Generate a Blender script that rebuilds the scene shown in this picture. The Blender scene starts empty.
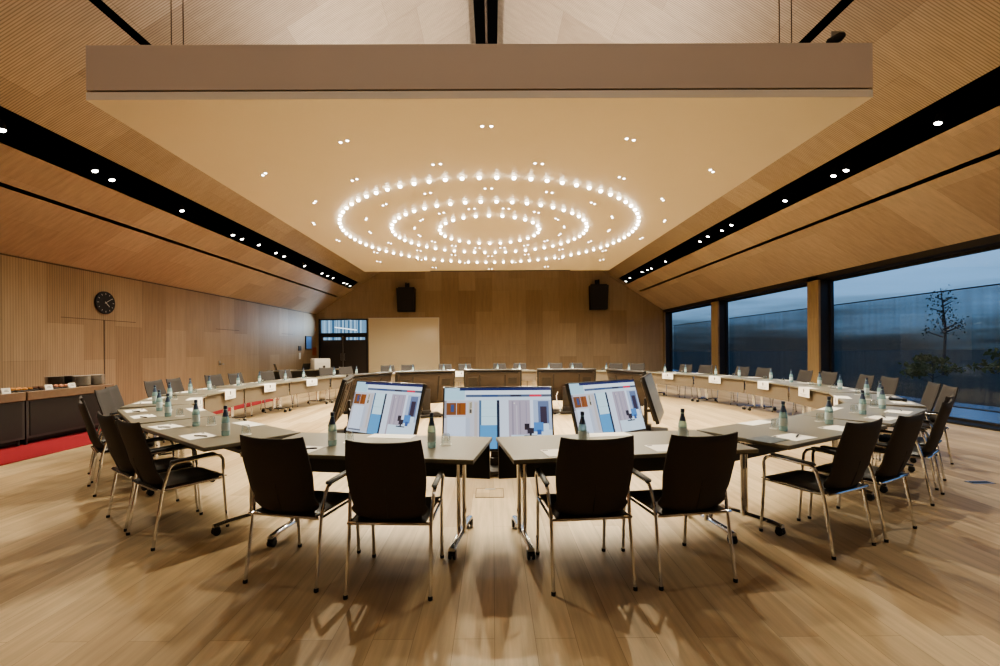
import bpy, bmesh, math, random
from mathutils import Vector, Matrix
random.seed(7)
PI = math.pi
sc = bpy.context.scene
C = sc.collection
ORD = ['zeroth', 'first', 'second', 'third', 'fourth', 'fifth', 'sixth', 'seventh', 'eighth', 'ninth', 'tenth', 'eleventh',
       'twelfth', 'thirteenth', 'fourteenth', 'fifteenth', 'sixteenth', 'seventeenth', 'eighteenth', 'nineteenth', 'twentieth']

# ---------------------------------------------------------------- materials
def lin(r, g, b):
    f = lambda c: (c / 255 / 12.92) if c / 255 <= .04045 else ((c / 255 + .055) / 1.055) ** 2.4
    return (f(r), f(g), f(b), 1)

def mat(name, col, rough=.5, metal=0, spec=.5, noise=0, nscale=20, emit=None, estr=0, bump=0):
    m = bpy.data.materials.new(name); m.use_nodes = True
    nt = m.node_tree; b = nt.nodes['Principled BSDF']
    b.inputs['Base Color'].default_value = col
    b.inputs['Roughness'].default_value = rough
    b.inputs['Metallic'].default_value = metal
    b.inputs['Specular IOR Level'].default_value = spec
    if emit:
        b.inputs['Emission Color'].default_value = emit
        b.inputs['Emission Strength'].default_value = estr
    if noise or bump:
        tc = nt.nodes.new('ShaderNodeTexCoord'); n = nt.nodes.new('ShaderNodeTexNoise')
        n.inputs['Scale'].default_value = nscale; n.inputs['Detail'].default_value = 4
        nt.links.new(tc.outputs['Object'], n.inputs['Vector'])
        if noise:
            mx = nt.nodes.new('ShaderNodeMix'); mx.data_type = 'RGBA'
            mx.inputs['A'].default_value = tuple(c * (1 - noise) for c in col[:3]) + (1,)
            mx.inputs['B'].default_value = tuple(min(1, c * (1 + noise)) for c in col[:3]) + (1,)
            nt.links.new(n.outputs['Fac'], mx.inputs['Factor'])
            nt.links.new(mx.outputs['Result'], b.inputs['Base Color'])
        if bump:
            bp = nt.nodes.new('ShaderNodeBump'); bp.inputs['Strength'].default_value = bump
            bp.inputs['Distance'].default_value = .002
            nt.links.new(n.outputs['Fac'], bp.inputs['Height']); nt.links.new(bp.outputs['Normal'], b.inputs['Normal'])
    return m

def emis(name, col, s):
    m = bpy.data.materials.new(name); m.use_nodes = True
    nt = m.node_tree; nt.nodes.remove(nt.nodes['Principled BSDF'])
    e = nt.nodes.new('ShaderNodeEmission'); e.inputs[0].default_value = col; e.inputs[1].default_value = s
    nt.links.new(e.outputs[0], nt.nodes['Material Output'].inputs[0])
    return m

def glassy(name, tint, gloss=.12, rough=.03, opaque=0, ocol=(.02, .02, .02, 1), fres=.5):
    """clear glass: tinted transparency with a fresnel reflection"""
    m = bpy.data.materials.new(name); m.use_nodes = True
    nt = m.node_tree; nt.nodes.remove(nt.nodes['Principled BSDF'])
    t = nt.nodes.new('ShaderNodeBsdfTransparent'); t.inputs[0].default_value = tint
    g = nt.nodes.new('ShaderNodeBsdfGlossy'); g.inputs['Roughness'].default_value = rough
    g.inputs['Color'].default_value = (.9, .95, 1, 1)
    lw = nt.nodes.new('ShaderNodeLayerWeight'); lw.inputs['Blend'].default_value = .35
    mu = nt.nodes.new('ShaderNodeMath'); mu.operation = 'MULTIPLY_ADD'
    mu.inputs[1].default_value = .5; mu.inputs[2].default_value = gloss; mu.use_clamp = True
    mu.inputs[1].default_value = fres
    nt.links.new(lw.outputs['Fresnel'], mu.inputs[0])
    mx = nt.nodes.new('ShaderNodeMixShader')
    src = t
    if opaque:
        d = nt.nodes.new('ShaderNodeBsdfDiffuse'); d.inputs[0].default_value = ocol
        m2 = nt.nodes.new('ShaderNodeMixShader'); m2.inputs[0].default_value = opaque
        nt.links.new(t.outputs[0], m2.inputs[1]); nt.links.new(d.outputs[0], m2.inputs[2]); src = m2
    nt.links.new(mu.outputs[0], mx.inputs[0]); nt.links.new(src.outputs[0], mx.inputs[1]); nt.links.new(g.outputs[0], mx.inputs[2])
    nt.links.new(mx.outputs[0], nt.nodes['Material Output'].inputs[0])
    return m

def panelled(name, c1, c2, axes, blen, brow, mortar, line_axis=None, period=.03, lamp=.25, rough=.55, grain=(2, 40, 1), bumpy=.0, spec=.3, mcol=.55, offs=.37, namp=.22):
    """wood: tone changes by board (brick cells), fine grain, optional fine parallel grooves"""
    m = bpy.data.materials.new(name); m.use_nodes = True
    nt = m.node_tree; N = nt.nodes.new; L = nt.links.new; b = nt.nodes['Principled BSDF']
    tc = N('ShaderNodeTexCoord'); sp = N('ShaderNodeSeparateXYZ'); L(tc.outputs['Object'], sp.inputs[0])
    cb = N('ShaderNodeCombineXYZ')
    L(sp.outputs[axes[0]], cb.inputs[0]); L(sp.outputs[axes[1]], cb.inputs[1])
    br = N('ShaderNodeTexBrick'); L(cb.outputs[0], br.inputs['Vector'])
    br.offset = offs; br.squash = 1
    br.inputs['Color1'].default_value = c1; br.inputs['Color2'].default_value = c2
    br.inputs['Mortar'].default_value = tuple(c * mcol for c in c2[:3]) + (1,)
    br.inputs['Scale'].default_value = 1; br.inputs['Mortar Size'].default_value = mortar
    br.inputs['Mortar Smooth'].default_value = .1; br.inputs['Bias'].default_value = 0
    br.inputs['Brick Width'].default_value = blen; br.inputs['Row Height'].default_value = brow
    mp = N('ShaderNodeMapping'); mp.inputs['Scale'].default_value = grain; L(cb.outputs[0], mp.inputs[0])
    no = N('ShaderNodeTexNoise'); no.inputs['Scale'].default_value = 1; no.inputs['Detail'].default_value = 5
    no.inputs['Roughness'].default_value = .6; L(mp.outputs[0], no.inputs['Vector'])
    mr = N('ShaderNodeMapRange'); mr.inputs['From Min'].default_value = .3; mr.inputs['From Max'].default_value = .7
    mr.inputs['To Min'].default_value = 1 - namp; mr.inputs['To Max'].default_value = 1 + namp * .5
    L(no.outputs['Fac'], mr.inputs['Value'])
    mx = N('ShaderNodeMix'); mx.data_type = 'RGBA'; mx.blend_type = 'MULTIPLY'; mx.inputs['Factor'].default_value = 1
    L(br.outputs['Color'], mx.inputs['A']); L(mr.outputs[0], mx.inputs['B'])
    out = mx.outputs['Result']
    if line_axis is not None:
        mu = N('ShaderNodeMath'); mu.operation = 'MULTIPLY'; mu.inputs[1].default_value = 2 * PI / period
        L(sp.outputs[line_axis], mu.inputs[0])
        sn = N('ShaderNodeMath'); sn.operation = 'SINE'; L(mu.outputs[0], sn.inputs[0])
        m2 = N('ShaderNodeMapRange'); m2.inputs['From Min'].default_value = -.6; m2.inputs['From Max'].default_value = -.1
        m2.inputs['To Min'].default_value = 1 - lamp; m2.inputs['To Max'].default_value = 1
        L(sn.outputs[0], m2.inputs['Value'])
        m3 = N('ShaderNodeMix'); m3.data_type = 'RGBA'; m3.blend_type = 'MULTIPLY'; m3.inputs['Factor'].default_value = 1
        L(out, m3.inputs['A']); L(m2.outputs[0], m3.inputs['B']); out = m3.outputs['Result']
    L(out, b.inputs['Base Color'])
    b.inputs['Roughness'].default_value = rough; b.inputs['Specular IOR Level'].default_value = spec
    if bumpy:
        bp = N('ShaderNodeBump'); bp.inputs['Strength'].default_value = bumpy; bp.inputs['Distance'].default_value = .002
        L(no.outputs['Fac'], bp.inputs['Height']); L(bp.outputs['Normal'], b.inputs['Normal'])
    return m

WA, WB = lin(176, 155, 127), lin(156, 134, 107)
M = dict(
    floor=panelled('oak floor boards', lin(208, 184, 146), lin(178, 152, 115), (1, 0), 2.3, .21, .0013, rough=.46, grain=(1.1, 17, 1), bumpy=.06, spec=.4, mcol=.68, namp=.24),
    wall_side=panelled('veneer slats side', WA, WB, (2, 1), 2.1, .82, .003, 1, .05, .22, mcol=.8, grain=(1, 9, 1), namp=.12),
    wall_back=panelled('veneer slats back', WA, WB, (2, 0), 1.7, .86, .003, 0, .06, .2, mcol=.85, grain=(1, 9, 1), namp=.12),
    ceil=panelled('ribbed veneer ceiling', lin(200, 182, 160), lin(178, 159, 138), (0, 1), 1.45, 1.25, .003, 1, .034, .42, mcol=.8, grain=(3, 10, 1), namp=.12),
    ceil_low=panelled('plain veneer ceiling', lin(206, 186, 164), lin(184, 163, 142), (0, 1), 1.9, .95, .002, 1, .02, .12, mcol=.8, grain=(3, 14, 1), namp=.16),
    black=mat('matt black', (.006, .006, .006, 1), .6),
    trough=mat('black trough', (.003, .003, .003, 1), 1, spec=0),
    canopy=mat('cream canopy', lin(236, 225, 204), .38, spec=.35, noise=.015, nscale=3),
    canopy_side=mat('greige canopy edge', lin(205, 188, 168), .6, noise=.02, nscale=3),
    gap=mat('shadow gap', lin(90, 74, 60), .8),
    chrome=mat('chrome', (.74, .76, .79, 1), .14, 1),
    satin=mat('satin steel', (.45, .44, .43, 1), .3, 1),
    fabric=mat('black brown fabric', lin(60, 55, 52), .8, noise=.2, nscale=180, bump=.3),
    fabric2=mat('seat leather', lin(38, 34, 32), .42, noise=.15, nscale=60, bump=.1),
    rubber=mat('black rubber', (.01, .01, .01, 1), .5),
    top=mat('taupe laminate', lin(124, 119, 104), .34, noise=.05, nscale=35, spec=.55),
    edge=mat('table edge band', lin(72, 64, 54), .5),
    panel=mat('taupe modesty panel', lin(104, 93, 78), .6, noise=.04, nscale=12),
    under=mat('dark tray and panel shade', (.012, .011, .010, 1), .5),
    paper=mat('white paper', lin(238, 234, 226), .7, noise=.01),
    ink=mat('dark ink', lin(58, 52, 50), .6),
    pen=mat('pen black', (.01, .01, .012, 1), .3),
    water=glassy('aqua glass', (.8, .95, .96, 1), .08, .05, .5, lin(190, 230, 232)),
    glass=glassy('clear tumbler', (.86, .88, .87, 1), .12),
    cap=mat('navy bottle cap', lin(46, 58, 80), .35),
    blabel=mat('navy bottle label', lin(62, 78, 104), .5, noise=.25, nscale=160),
    wlabel=mat('pale bottle label', lin(196, 212, 214), .5, noise=.1, nscale=120),
    pane=glassy('window glass', (.97, .985, 1, 1), .004, .0, fres=.03),
    mull=mat('dark bronze frame', lin(40, 36, 33), .45),
    post=panelled('oak post', lin(160, 138, 104), lin(144, 122, 92), (2, 1), 3.6, .5, .001, grain=(2, 40, 1)),
    red=mat('red carpet', lin(150, 32, 42), .95, noise=.25, nscale=260, bump=.6),
    buffet=mat('dark buffet front', lin(40, 37, 37), .45, noise=.1, nscale=8),
    bframe=mat('buffet grey frame', lin(62, 58, 57), .5),
    btop=mat('walnut buffet top', lin(122, 100, 80), .45, noise=.2, nscale=14),
    door=mat('dark brown door', lin(50, 42, 38), .5, noise=.06, nscale=5),
    cream=mat('cream board', lin(232, 218, 188), .3, noise=.02, nscale=2),
    speaker=mat('speaker black', (.008, .008, .008, 1), .55, noise=.3, nscale=200),
    plate=mat('white china', lin(214, 208, 200), .25),
    plateg=mat('grey china', lin(130, 124, 118), .3),
    slate=mat('slate tray', lin(48, 44, 42), .6),
    bread=mat('baked crust', lin(196, 140, 82), .7, noise=.35, nscale=60),
    choc=mat('chocolate pastry', lin(92, 56, 36), .6, noise=.3, nscale=60),
    pink=mat('ham roll', lin(214, 150, 120), .6, noise=.3, nscale=50),
    bezel=mat('monitor bezel', (.012, .011, .011, 1), .3),
    mback=mat('monitor back', lin(60, 48, 39), .5, noise=.12, nscale=14),
    mrib=mat('monitor back darker', lin(40, 33, 28), .5),
    grazing_screen=mat('grazing view grey screen', lin(96, 94, 88), .35, emit=lin(120, 124, 124), estr=.25),
    white=mat('white plastic', lin(228, 224, 216), .4),
    sky_blue=mat('blue display', lin(70, 100, 140), .2, emit=lin(70, 100, 140), estr=.5),
    redl=mat('brick red leaflet', lin(160, 84, 56), .6),
    bulb=emis('warm white bulb', (1, .93, .80, 1), 16),
    lens=emis('downlight lens', (1, .95, .86, 1), 14),
    socket=mat('bulb socket', lin(200, 184, 160), .4),
)

# ---------------------------------------------------------------- mesh builder
class MB:
    def __init__(s): s.v = []; s.f = []; s.m = []; s.sm = []
    def add(s, vs, fs, mi=0, smooth=False, T=None):
        b = len(s.v)
        s.v += [tuple(T @ Vector(v)) if T else tuple(v) for v in vs]
        s.f += [tuple(b + i for i in f) for f in fs]; s.m += [mi] * len(fs); s.sm += [smooth] * len(fs)
        return s
    def box(s, a, b, mi=0, T=None):
        x0, y0, z0 = a; x1, y1, z1 = b
        return s.add([(x0, y0, z0), (x1, y0, z0), (x1, y1, z0), (x0, y1, z0), (x0, y0, z1), (x1, y0, z1), (x1, y1, z1), (x0, y1, z1)],
                     [(0, 3, 2, 1), (4, 5, 6, 7), (0, 1, 5, 4), (1, 2, 6, 5), (2, 3, 7, 6), (3, 0, 4, 7)], mi, False, T)
    def rbox(s, a, b, r=.01, seg=2, mi=0, T=None, smooth=True):
        bm = bmesh.new(); bmesh.ops.create_cube(bm, size=1)
        for v in bm.verts:
            v.co = Vector([(a[i] + b[i]) / 2 + v.co[i] * (b[i] - a[i]) for i in range(3)])
        bmesh.ops.bevel(bm, geom=bm.edges[:], offset=r, segments=seg, affect='EDGES', profile=.5)
        bm.verts.index_update()
        s.add([v.co[:] for v in bm.verts], [[v.index for v in f.verts] for f in bm.faces], mi, smooth, T); bm.free()
        return s
    def tube(s, pts, r, n=8, mi=0, T=None, flat=1):
        P = [Vector(p) for p in pts]; vs = []; fs = []
        up = None
        for i, p in enumerate(P):
            d = (P[min(i + 1, len(P) - 1)] - P[max(i - 1, 0)]).normalized()
            if up is None: up = Vector((0, 0, 1)) if abs(d.z) < .9 else Vector((1, 0, 0))
            x = d.cross(up).normalized(); y = x.cross(d).normalized(); up = y
            rr = r[i] if isinstance(r, (list, tuple)) else r
            for k in range(n):
                a = 2 * PI * k / n
                vs.append(p + x * math.cos(a) * rr + y * math.sin(a) * rr * flat)
        for i in range(len(P) - 1):
            for k in range(n):
                fs.append((i * n + k, i * n + (k + 1) % n, (i + 1) * n + (k + 1) % n, (i + 1) * n + k))
        fs.append(tuple(range(n))[::-1]); fs.append(tuple((len(P) - 1) * n + k for k in range(n)))
        return s.add(vs, fs, mi, True, T)
    def lathe(s, prof, n=14, mi=0, T=None, cap=True):
        vs = []; fs = []
        for r, z in prof:
            for k in range(n):
                a = 2 * PI * k / n; vs.append((r * math.cos(a), r * math.sin(a), z))
        for i in range(len(prof) - 1):
            for k in range(n):
                fs.append((i * n + k, i * n + (k + 1) % n, (i + 1) * n + (k + 1) % n, (i + 1) * n + k))
        if cap:
            fs.append(tuple(range(n))[::-1]); fs.append(tuple((len(prof) - 1) * n + k for k in range(n)))
        return s.add(vs, fs, mi, True, T)
    def build(s, name, mats, parent=None, loc=None, kind=None):
        me = bpy.data.meshes.new(name); me.from_pydata(s.v, [], s.f)
        for m in (mats if isinstance(mats, (list, tuple)) else [mats]): me.materials.append(m)
        me.polygons.foreach_set('material_index', s.m); me.polygons.foreach_set('use_smooth', s.sm)
        me.update()
        if any(s.sm) and not all(s.sm) or any(s.sm):
            try: me.set_sharp_from_angle(angle=math.radians(42))
            except Exception: pass
        o = bpy.data.objects.new(name, me); C.objects.link(o)
        if parent: o.parent = parent
        if loc: o.location = loc
        if kind: o['kind'] = kind
        return o

def tag(o, label, cat, group=None):
    o['label'] = label; o['category'] = cat
    if group: o['group'] = group
    return o
def thing(name, label, cat, loc=(0, 0, 0), rz=0, group=None):
    o = bpy.data.objects.new(name, None); C.objects.link(o); o.empty_display_size = .1
    o.location = loc; o.rotation_euler = (0, 0, rz)
    return tag(o, label, cat, group)
def dup(root, loc, rot, label, group=None):
    kids = [c for c in C.objects if c.parent == root] if root not in KIDS else KIDS[root]
    KIDS[root] = kids
    r = root.copy(); C.objects.link(r); r.location = loc; r.rotation_euler = rot if isinstance(rot, tuple) else (0, 0, rot)
    r['label'] = label
    if group: r['group'] = group
    for ch in kids:
        c = ch.copy(); C.objects.link(c); c.parent = r
        if ch not in KIDS: KIDS[ch] = list(ch.children)
        for g in KIDS[ch]:
            d = g.copy(); C.objects.link(d); d.parent = c
    return r
KIDS = {}

# ---------------------------------------------------------------- room
XL, XR, YB, YF = -9.03, 8.75, 22.8, -2.6
ZL, ZR, SL = 3.33, 3.41, .645
XRIDGE = (ZR + SL * XR - ZL + SL * XL) / (2 * SL)
zl = lambda x: ZL + SL * (x - XL)
zr = lambda x: ZR + SL * (XR - x)
ZRIDGE = zl(XRIDGE)

MB().box((XL - .2, YF - .2, -.1), (XR + .5, YB + .2, 0)).build('floor', M['floor'], kind='structure')
mb = MB(); mb.box((XL - .2, YF, 0), (XL, YB, ZL)); mb.build('wall_left', M['wall_side'], kind='structure')

def gable(y0, y1, holes=()):
    pass
# back wall with the door opening (x -8.89..-6.38, z 0..3.07)
DX0, DX1, DZ = -8.89, -6.38, 3.07
mb = MB()
def prism_xz(mb, poly, y0, y1, mi=0):
    n = len(poly)
    vs = [(x, y0, z) for x, z in poly] + [(x, y1, z) for x, z in poly]
    fs = [tuple(range(n)), tuple(range(2 * n - 1, n - 1, -1))] + [(i, i + n, (i + 1) % n + n, (i + 1) % n) for i in range(n)]
    mb.add(vs, fs, mi)
prism_xz(mb, [(XL, 0), (DX0, 0), (DX0, DZ), (XL, DZ)], YB, YB + .2)
prism_xz(mb, [(XL, DZ), (DX1, DZ), (DX1, zl(DX1)), (XL, ZL)], YB, YB + .2)
prism_xz(mb, [(DX1, 0), (XR, 0), (XR, ZR), (XRIDGE, ZRIDGE), (DX1, zl(DX1))], YB, YB + .2)
mb.build('wall_back', M['wall_back'], kind='structure')
mb = MB(); prism_xz(mb, [(XL, 0), (XR, 0), (XR, ZR), (XRIDGE, ZRIDGE), (XL, ZL)], YF - .2, YF)
mb.build('wall_front', M['wall_back'], kind='structure')

# roof planes with the open slots for the light troughs
def roof(side):
    if side < 0:
        zf = zl; xs = [XL, -7.79, -7.72, -7.14, -6.67, -5.035, -4.94, XRIDGE]
        slots = [(-7.79, -7.72), (-7.14, -6.67), (-5.035, -4.94)]
    else:
        zf = zr; xs = [XR, 7.41, 7.335, 6.775, 6.335, 4.74, 4.635, XRIDGE]
        slots = [(7.41, 7.335), (6.775, 6.335), (4.74, 4.635)]
    ys = [YF, YF + .5, 22.25, YB]
    lo, up = MB(), MB()
    for i in range(len(xs) - 1):
        a, b = xs[i], xs[i + 1]
        for j in range(3):
            if (a, b) in slots and j == 1: continue
            q = [(a, ys[j], zf(a)), (b, ys[j], zf(b)), (b, ys[j + 1], zf(b)), (a, ys[j + 1], zf(a))]
            t = [(x, y, z + .1) for x, y, z in q]
            tgt = lo if i < 3 else up
            tgt.add(q + t, [(0, 1, 2, 3), (7, 6, 5, 4), (0, 4, 5, 1), (1, 5, 6, 2), (2, 6, 7, 3), (3, 7, 4, 0)])
    lo.build('ceiling', M['ceil_low'], kind='structure')
    up.build('ceiling', M['ceil'], kind='structure')
    mb = MB()
    for a, b in slots:
        d = .26 if abs(a - b) > .2 else .1
        y0, y1 = ys[1], ys[2]
        for (p, q) in ((a, b),):
            mb.add([(p, y0, zf(p) + .0), (p, y0, zf(p) + d), (q, y0, zf(q) + d), (q, y0, zf(q)),
                    (p, y1, zf(p) + .0), (p, y1, zf(p) + d), (q, y1, zf(q) + d), (q, y1, zf(q))],
                   [(0, 1, 5, 4), (1, 2, 6, 5), (2, 3, 7, 6), (0, 3, 2, 1), (4, 5, 6, 7)])
        if d > .2:   # rails along the trough
            for k in (.25, .75):
                x = a + (b - a) * k; mb.tube([(x, y0, zf(x) + .17), (x, y1, zf(x) + .17)], .018, 4)
    mb.build('trim_1' if side < 0 else 'trim_2', M['trough'], kind='structure')
roof(-1); roof(1)
# ridge beam pair
mb = MB()
for dx in (-.15, .13):   # two dark steel beams
    mb.box((XRIDGE + dx - .11, YF, ZRIDGE - .5), (XRIDGE + dx + .11, YB, ZRIDGE - .12))
mb.build('trim_3', M['trough'], kind='structure')
mb = MB(); mb.box((XRIDGE - .035, YF, ZRIDGE - .47), (XRIDGE + .015, YB, ZRIDGE - .2)); mb.build('trim_4', M['gap'], kind='structure')

# cornice line along left wall, hidden doors in the left wall
MB().box((XL, YF, ZL - .035), (XL + .012, YB, ZL - .012)).build('trim_5', M['gap'], kind='structure')
def wall_door(n, y0, ym, y1, h, seam=True, handle=True):
    mb = MB(); g = .012
    mb.box((XL, y0 - g, h), (XL + .006, y1 + g, h + g))
    if seam: mb.box((XL, ym - .012, 0), (XL + .007, ym + .012, h))
    d = mb.build('door_%d' % n, M['gap'], kind='structure')
    if handle:
        h_ = MB().tube([(XL, ym + .15, 1.05), (XL + .06, ym + .15, 1.05), (XL + .06, ym + .30, 1.05)], .014).box((XL, ym + .11, 1.0), (XL + .012, ym + .19, 1.16))
        h_.build('door_handle', M['satin'], d)
wall_door(2, 9.33, 10.35, 11.25, 2.22, True, False)
wall_door(3, 14.55, 14.56, 15.85, 2.2, False, True)
wall_door(4, 19.1, 19.12, 20.1, 2.2, False, False)

# double door with transom
d = MB()
yd = YB + .02
d.box((DX0, yd - .06, 0), (DX0 + .07, yd + .12, DZ)).box((DX1 - .07, yd - .06, 0), (DX1, yd + .12, DZ)).box((DX0 + .07, yd - .06, DZ - .06), (DX1 - .07, yd + .12, DZ)).box((DX0 + .07, yd - .06, 2.2), (DX1 - .07, yd + .12, 2.35))
door = d.build('door_1', M['black'], kind='structure')
xm = -7.66
for a, b in ((DX0 + .07, xm - .01), (xm + .01, DX1 - .07)):
    mb = MB(); z1 = 2.2
    mb.box((a, yd, 0), (b, yd + .06, 1.99)).box((a, yd, 2.13), (b, yd + .06, z1)).box((a, yd, 1.99), (a + .13, yd + .06, 2.13)).box((b - .08, yd, 1.99), (b, yd + .06, 2.13))
    mb.build('door_leaf', M['door'], door)
    MB().box((a + .13, yd + .02, 1.99), (b - .08, yd + .03, 2.13)).build('glass_strip', M['pane'], door)
MB().box((xm - .012, yd - .03, 0), (xm + .012, yd - .005, 2.2)).build('door_edge', M['satin'], door)
for s in (-1, 1):
    MB().tube([(xm + s * .09, yd, .95), (xm + s * .09, yd - .06, .95), (xm + s * .09, yd - .06, 1.3), (xm + s * .09, yd, 1.3)], .012, 6).build('door_handle', M['satin'], door)
MB().box((DX0 + .07, yd + .03, 2.35), (DX1 - .07, yd + .04, DZ - .06)).build('window_5', M['pane'], kind='structure')
# corridor daylight put in as glow: pleated pale curtain and a daylight glow rail
cm = bpy.data.materials.new('daylight glow curtain'); cm.use_nodes = True
nt = cm.node_tree; nt.nodes.remove(nt.nodes['Principled BSDF'])
tc = nt.nodes.new('ShaderNodeTexCoord'); sx = nt.nodes.new('ShaderNodeSeparateXYZ'); nt.links.new(tc.outputs['Object'], sx.inputs[0])
no = nt.nodes.new('ShaderNodeTexNoise'); no.noise_dimensions = '1D'; no.inputs['Scale'].default_value = 9; nt.links.new(sx.outputs[0], no.inputs['W'])
cr = nt.nodes.new('ShaderNodeValToRGB'); cr.color_ramp.elements[0].position = .35; cr.color_ramp.elements[0].color = lin(60, 95, 125); cr.color_ramp.elements[1].position = .66; cr.color_ramp.elements[1].color = lin(165, 200, 225)
nt.links.new(no.outputs['Fac'], cr.inputs[0])
e = nt.nodes.new('ShaderNodeEmission'); e.inputs[1].default_value = .9; nt.links.new(cr.outputs[0], e.inputs[0]); nt.links.new(e.outputs[0], nt.nodes['Material Output'].inputs[0])
mb = MB(); n = 90
for i in range(n):
    x0 = -9.6 + 4.0 * i / n; x1 = -9.6 + 4.0 * (i + 1) / n
    mb.add([(x0, 25 + .06 * math.sin(i * 1.3), 0), (x1, 25 + .06 * math.sin(i * 1.3 + 1.3), 0), (x1, 25 + .06 * math.sin(i * 1.3 + 1.3), 3.9), (x0, 25 + .06 * math.sin(i * 1.3), 3.9)], [(0, 1, 2, 3)], 0, True)
tag(mb.build('curtain', cm), 'pale blue pleated curtain seen through the glass above the double door', 'curtain')
tag(MB().tube([(-8.6, 24.3, 2.72), (-7.4, 24.3, 2.56)], .03, 6).build('handrail', emis('daylight glow rail', (.9, .95, 1, 1), 1.2)), 'white sloping handrail behind the glass above the double door', 'rail')
MB().box((-10, 23.0, -.1), (-5.4, 25.3, 0)).build('floor_outer', M['floor'], kind='structure')

# right wall: posts, header, sill, glazing
XG = 9.08
mb = MB(); mb.box((XR, YF, 3.28), (XG + .1, YB, ZR + .1))
mb.build('wall_right', M['mull'], kind='structure')
MB().box((XR, YF, .0), (XG + .1, YB, .035)).build('trim_6', M['black'], kind='structure')
bays = [(.55, 5.95), (6.4, 11.94), (12.36, 17.27), (17.8, 22.62)]
posts = [(YF, .55), (5.95, 6.4), (11.94, 12.36), (17.27, 17.8), (22.62, YB)]
mb = MB()
for a, b in posts: mb.box((XR, a, 0), (XR + .06, b, 3.38))
mb.build('trim_7', M['post'], kind='structure')
mb = MB()
for a, b in posts: mb.box((XR + .06, a, 0), (XG + .06, b, 3.28))
mb.build('trim_8', M['mull'], kind='structure')
screen = glassy('sun screen fabric', (.66, .71, .76, 1), 0, .5, .15, lin(96, 100, 104), fres=0)
# fine vertical streaks in the fabric
nt = screen.node_tree; tc = nt.nodes.new('ShaderNodeTexCoord'); mp = nt.nodes.new('ShaderNodeMapping'); mp.inputs['Scale'].default_value = (1, 5, .35)
no = nt.nodes.new('ShaderNodeTexNoise'); no.inputs['Scale'].default_value = 1.6; no.inputs['Detail'].default_value = 4
mr = nt.nodes.new('ShaderNodeMapRange'); mr.inputs['From Min'].default_value = .3; mr.inputs['From Max'].default_value = .7; mr.inputs['To Min'].default_value = .08; mr.inputs['To Max'].default_value = .26
nt.links.new(tc.outputs['Object'], mp.inputs[0]); nt.links.new(mp.outputs[0], no.inputs['Vector']); nt.links.new(no.outputs['Fac'], mr.inputs['Value'])
m2 = [l.to_node for l in nt.links if l.from_node.type == 'BSDF_DIFFUSE'][0]; nt.links.new(mr.outputs[0], m2.inputs[0])
for i, (a, b) in enumerate(bays):
    f = MB()
    f.box((XG - .03, a, .035), (XG + .05, a + .05, 3.28)).box((XG - .03, b - .05, .035), (XG + .05, b, 3.28))
    f.box((XG - .03, a + .05, 3.22), (XG + .05, b - .05, 3.28)).box((XG - .03, a + .05, .035), (XG + .05, b - .05, .08))
    w = f.build('window_%d' % (4 - i), M['mull'], kind='structure')
    MB().box((XG, a + .05, .08), (XG + .01, b - .05, 3.22)).build('pane', M['pane'], w)
    k = ['first', 'second', 'third', 'fourth'][3 - i]
    t = thing('window_blind', 'half lowered grey sun screen fabric outside the %s window from the back wall' % k, 'blind', (XG + .22, 0, 0), 0, None)
    MB().add([(0, a - .2, .27), (0, b + .2, .27), (0, b + .2, 2.6), (0, a - .2, 2.6)], [(0, 1, 2, 3)]).build('fabric', screen, t)
    MB().tube([(0, a - .2, 2.61), (0, b + .2, 2.61)], .014, 6).build('bar', M['black'], t)
    MB().tube([(0, a - .2, .26), (0, b + .2, .26)], .014, 6).build('bar', M['black'], t)

# outside: terrace, meadow, trees
MB().box((XG + .12, YF - 8, -.12), (XG + 3.2, 40, -.02)).build('ground_terrace', mat('sky tinted wet terrace', lin(74, 98, 138), .25, noise=.1, nscale=3), kind='structure')  # reflected dusk sky put into the terrace's blue colour
MB().box((XG + 3.2, -60, -.5), (160, 160, -.14)).build('ground', mat('dark meadow', lin(52, 58, 36), .9, noise=.5, nscale=.6), kind='structure')
leaf = mat('dusk haze leaves', lin(84, 98, 84), .8, noise=.3, nscale=2); bark = mat('dusk haze bark', lin(74, 78, 84), .9)  # dusk haze put into the pale leaf and bark colours
leaf2 = mat('olive leaves', lin(150, 154, 80), .8, noise=.3, nscale=2)
def tree(x, y, h, r, nl, label, bushy=False):
    t = thing('shrub' if bushy else 'tree', label, 'shrub' if bushy else 'tree', (x, y, -.14))
    mb = MB(); rnd = random.Random(int(x * 7 + y * 13)); tips = []
    mb.tube([(0, 0, 0), (.03 * h, 0, h * .5), (0, .02 * h, h * .95)], [.016 * h, .011 * h, .003 * h], 6)
    for k in range(12):
        a = rnd.uniform(0, 6.28); z = h * rnd.uniform(.15 if bushy else .35, .85); q = r * (1.1 - z / h) * rnd.uniform(.7, 1.2)
        p = (math.cos(a) * q, math.sin(a) * q, z + q * .5); tips.append(p)
        mb.tube([(0, 0, z), p], [.008 * h, .002 * h], 4)
    mb.build('trunk', bark, t)
    mb = MB()
    for k in range(nl):
        p = rnd.choice(tips); s = rnd.uniform(.04, .09) * (1.4 if bushy else 1)
        c = Vector((p[0] * rnd.uniform(.4, 1.1) + rnd.gauss(0, r * .12), p[1] * rnd.uniform(.4, 1.1) + rnd.gauss(0, r * .12), p[2] + rnd.gauss(0, h * .05)))
        T = Matrix.Translation(c) @ Matrix.Rotation(rnd.uniform(0, 6), 4, Vector((rnd.random(), rnd.random(), rnd.random() + .1)).normalized())
        mb.add([(-s, 0, 0), (0, -s * .5, 0), (s, 0, 0), (0, s * .5, 0)], [(0, 1, 2, 3)], 0, False, T)
    mb.build('foliage', leaf2 if bushy else leaf, t)
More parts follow.
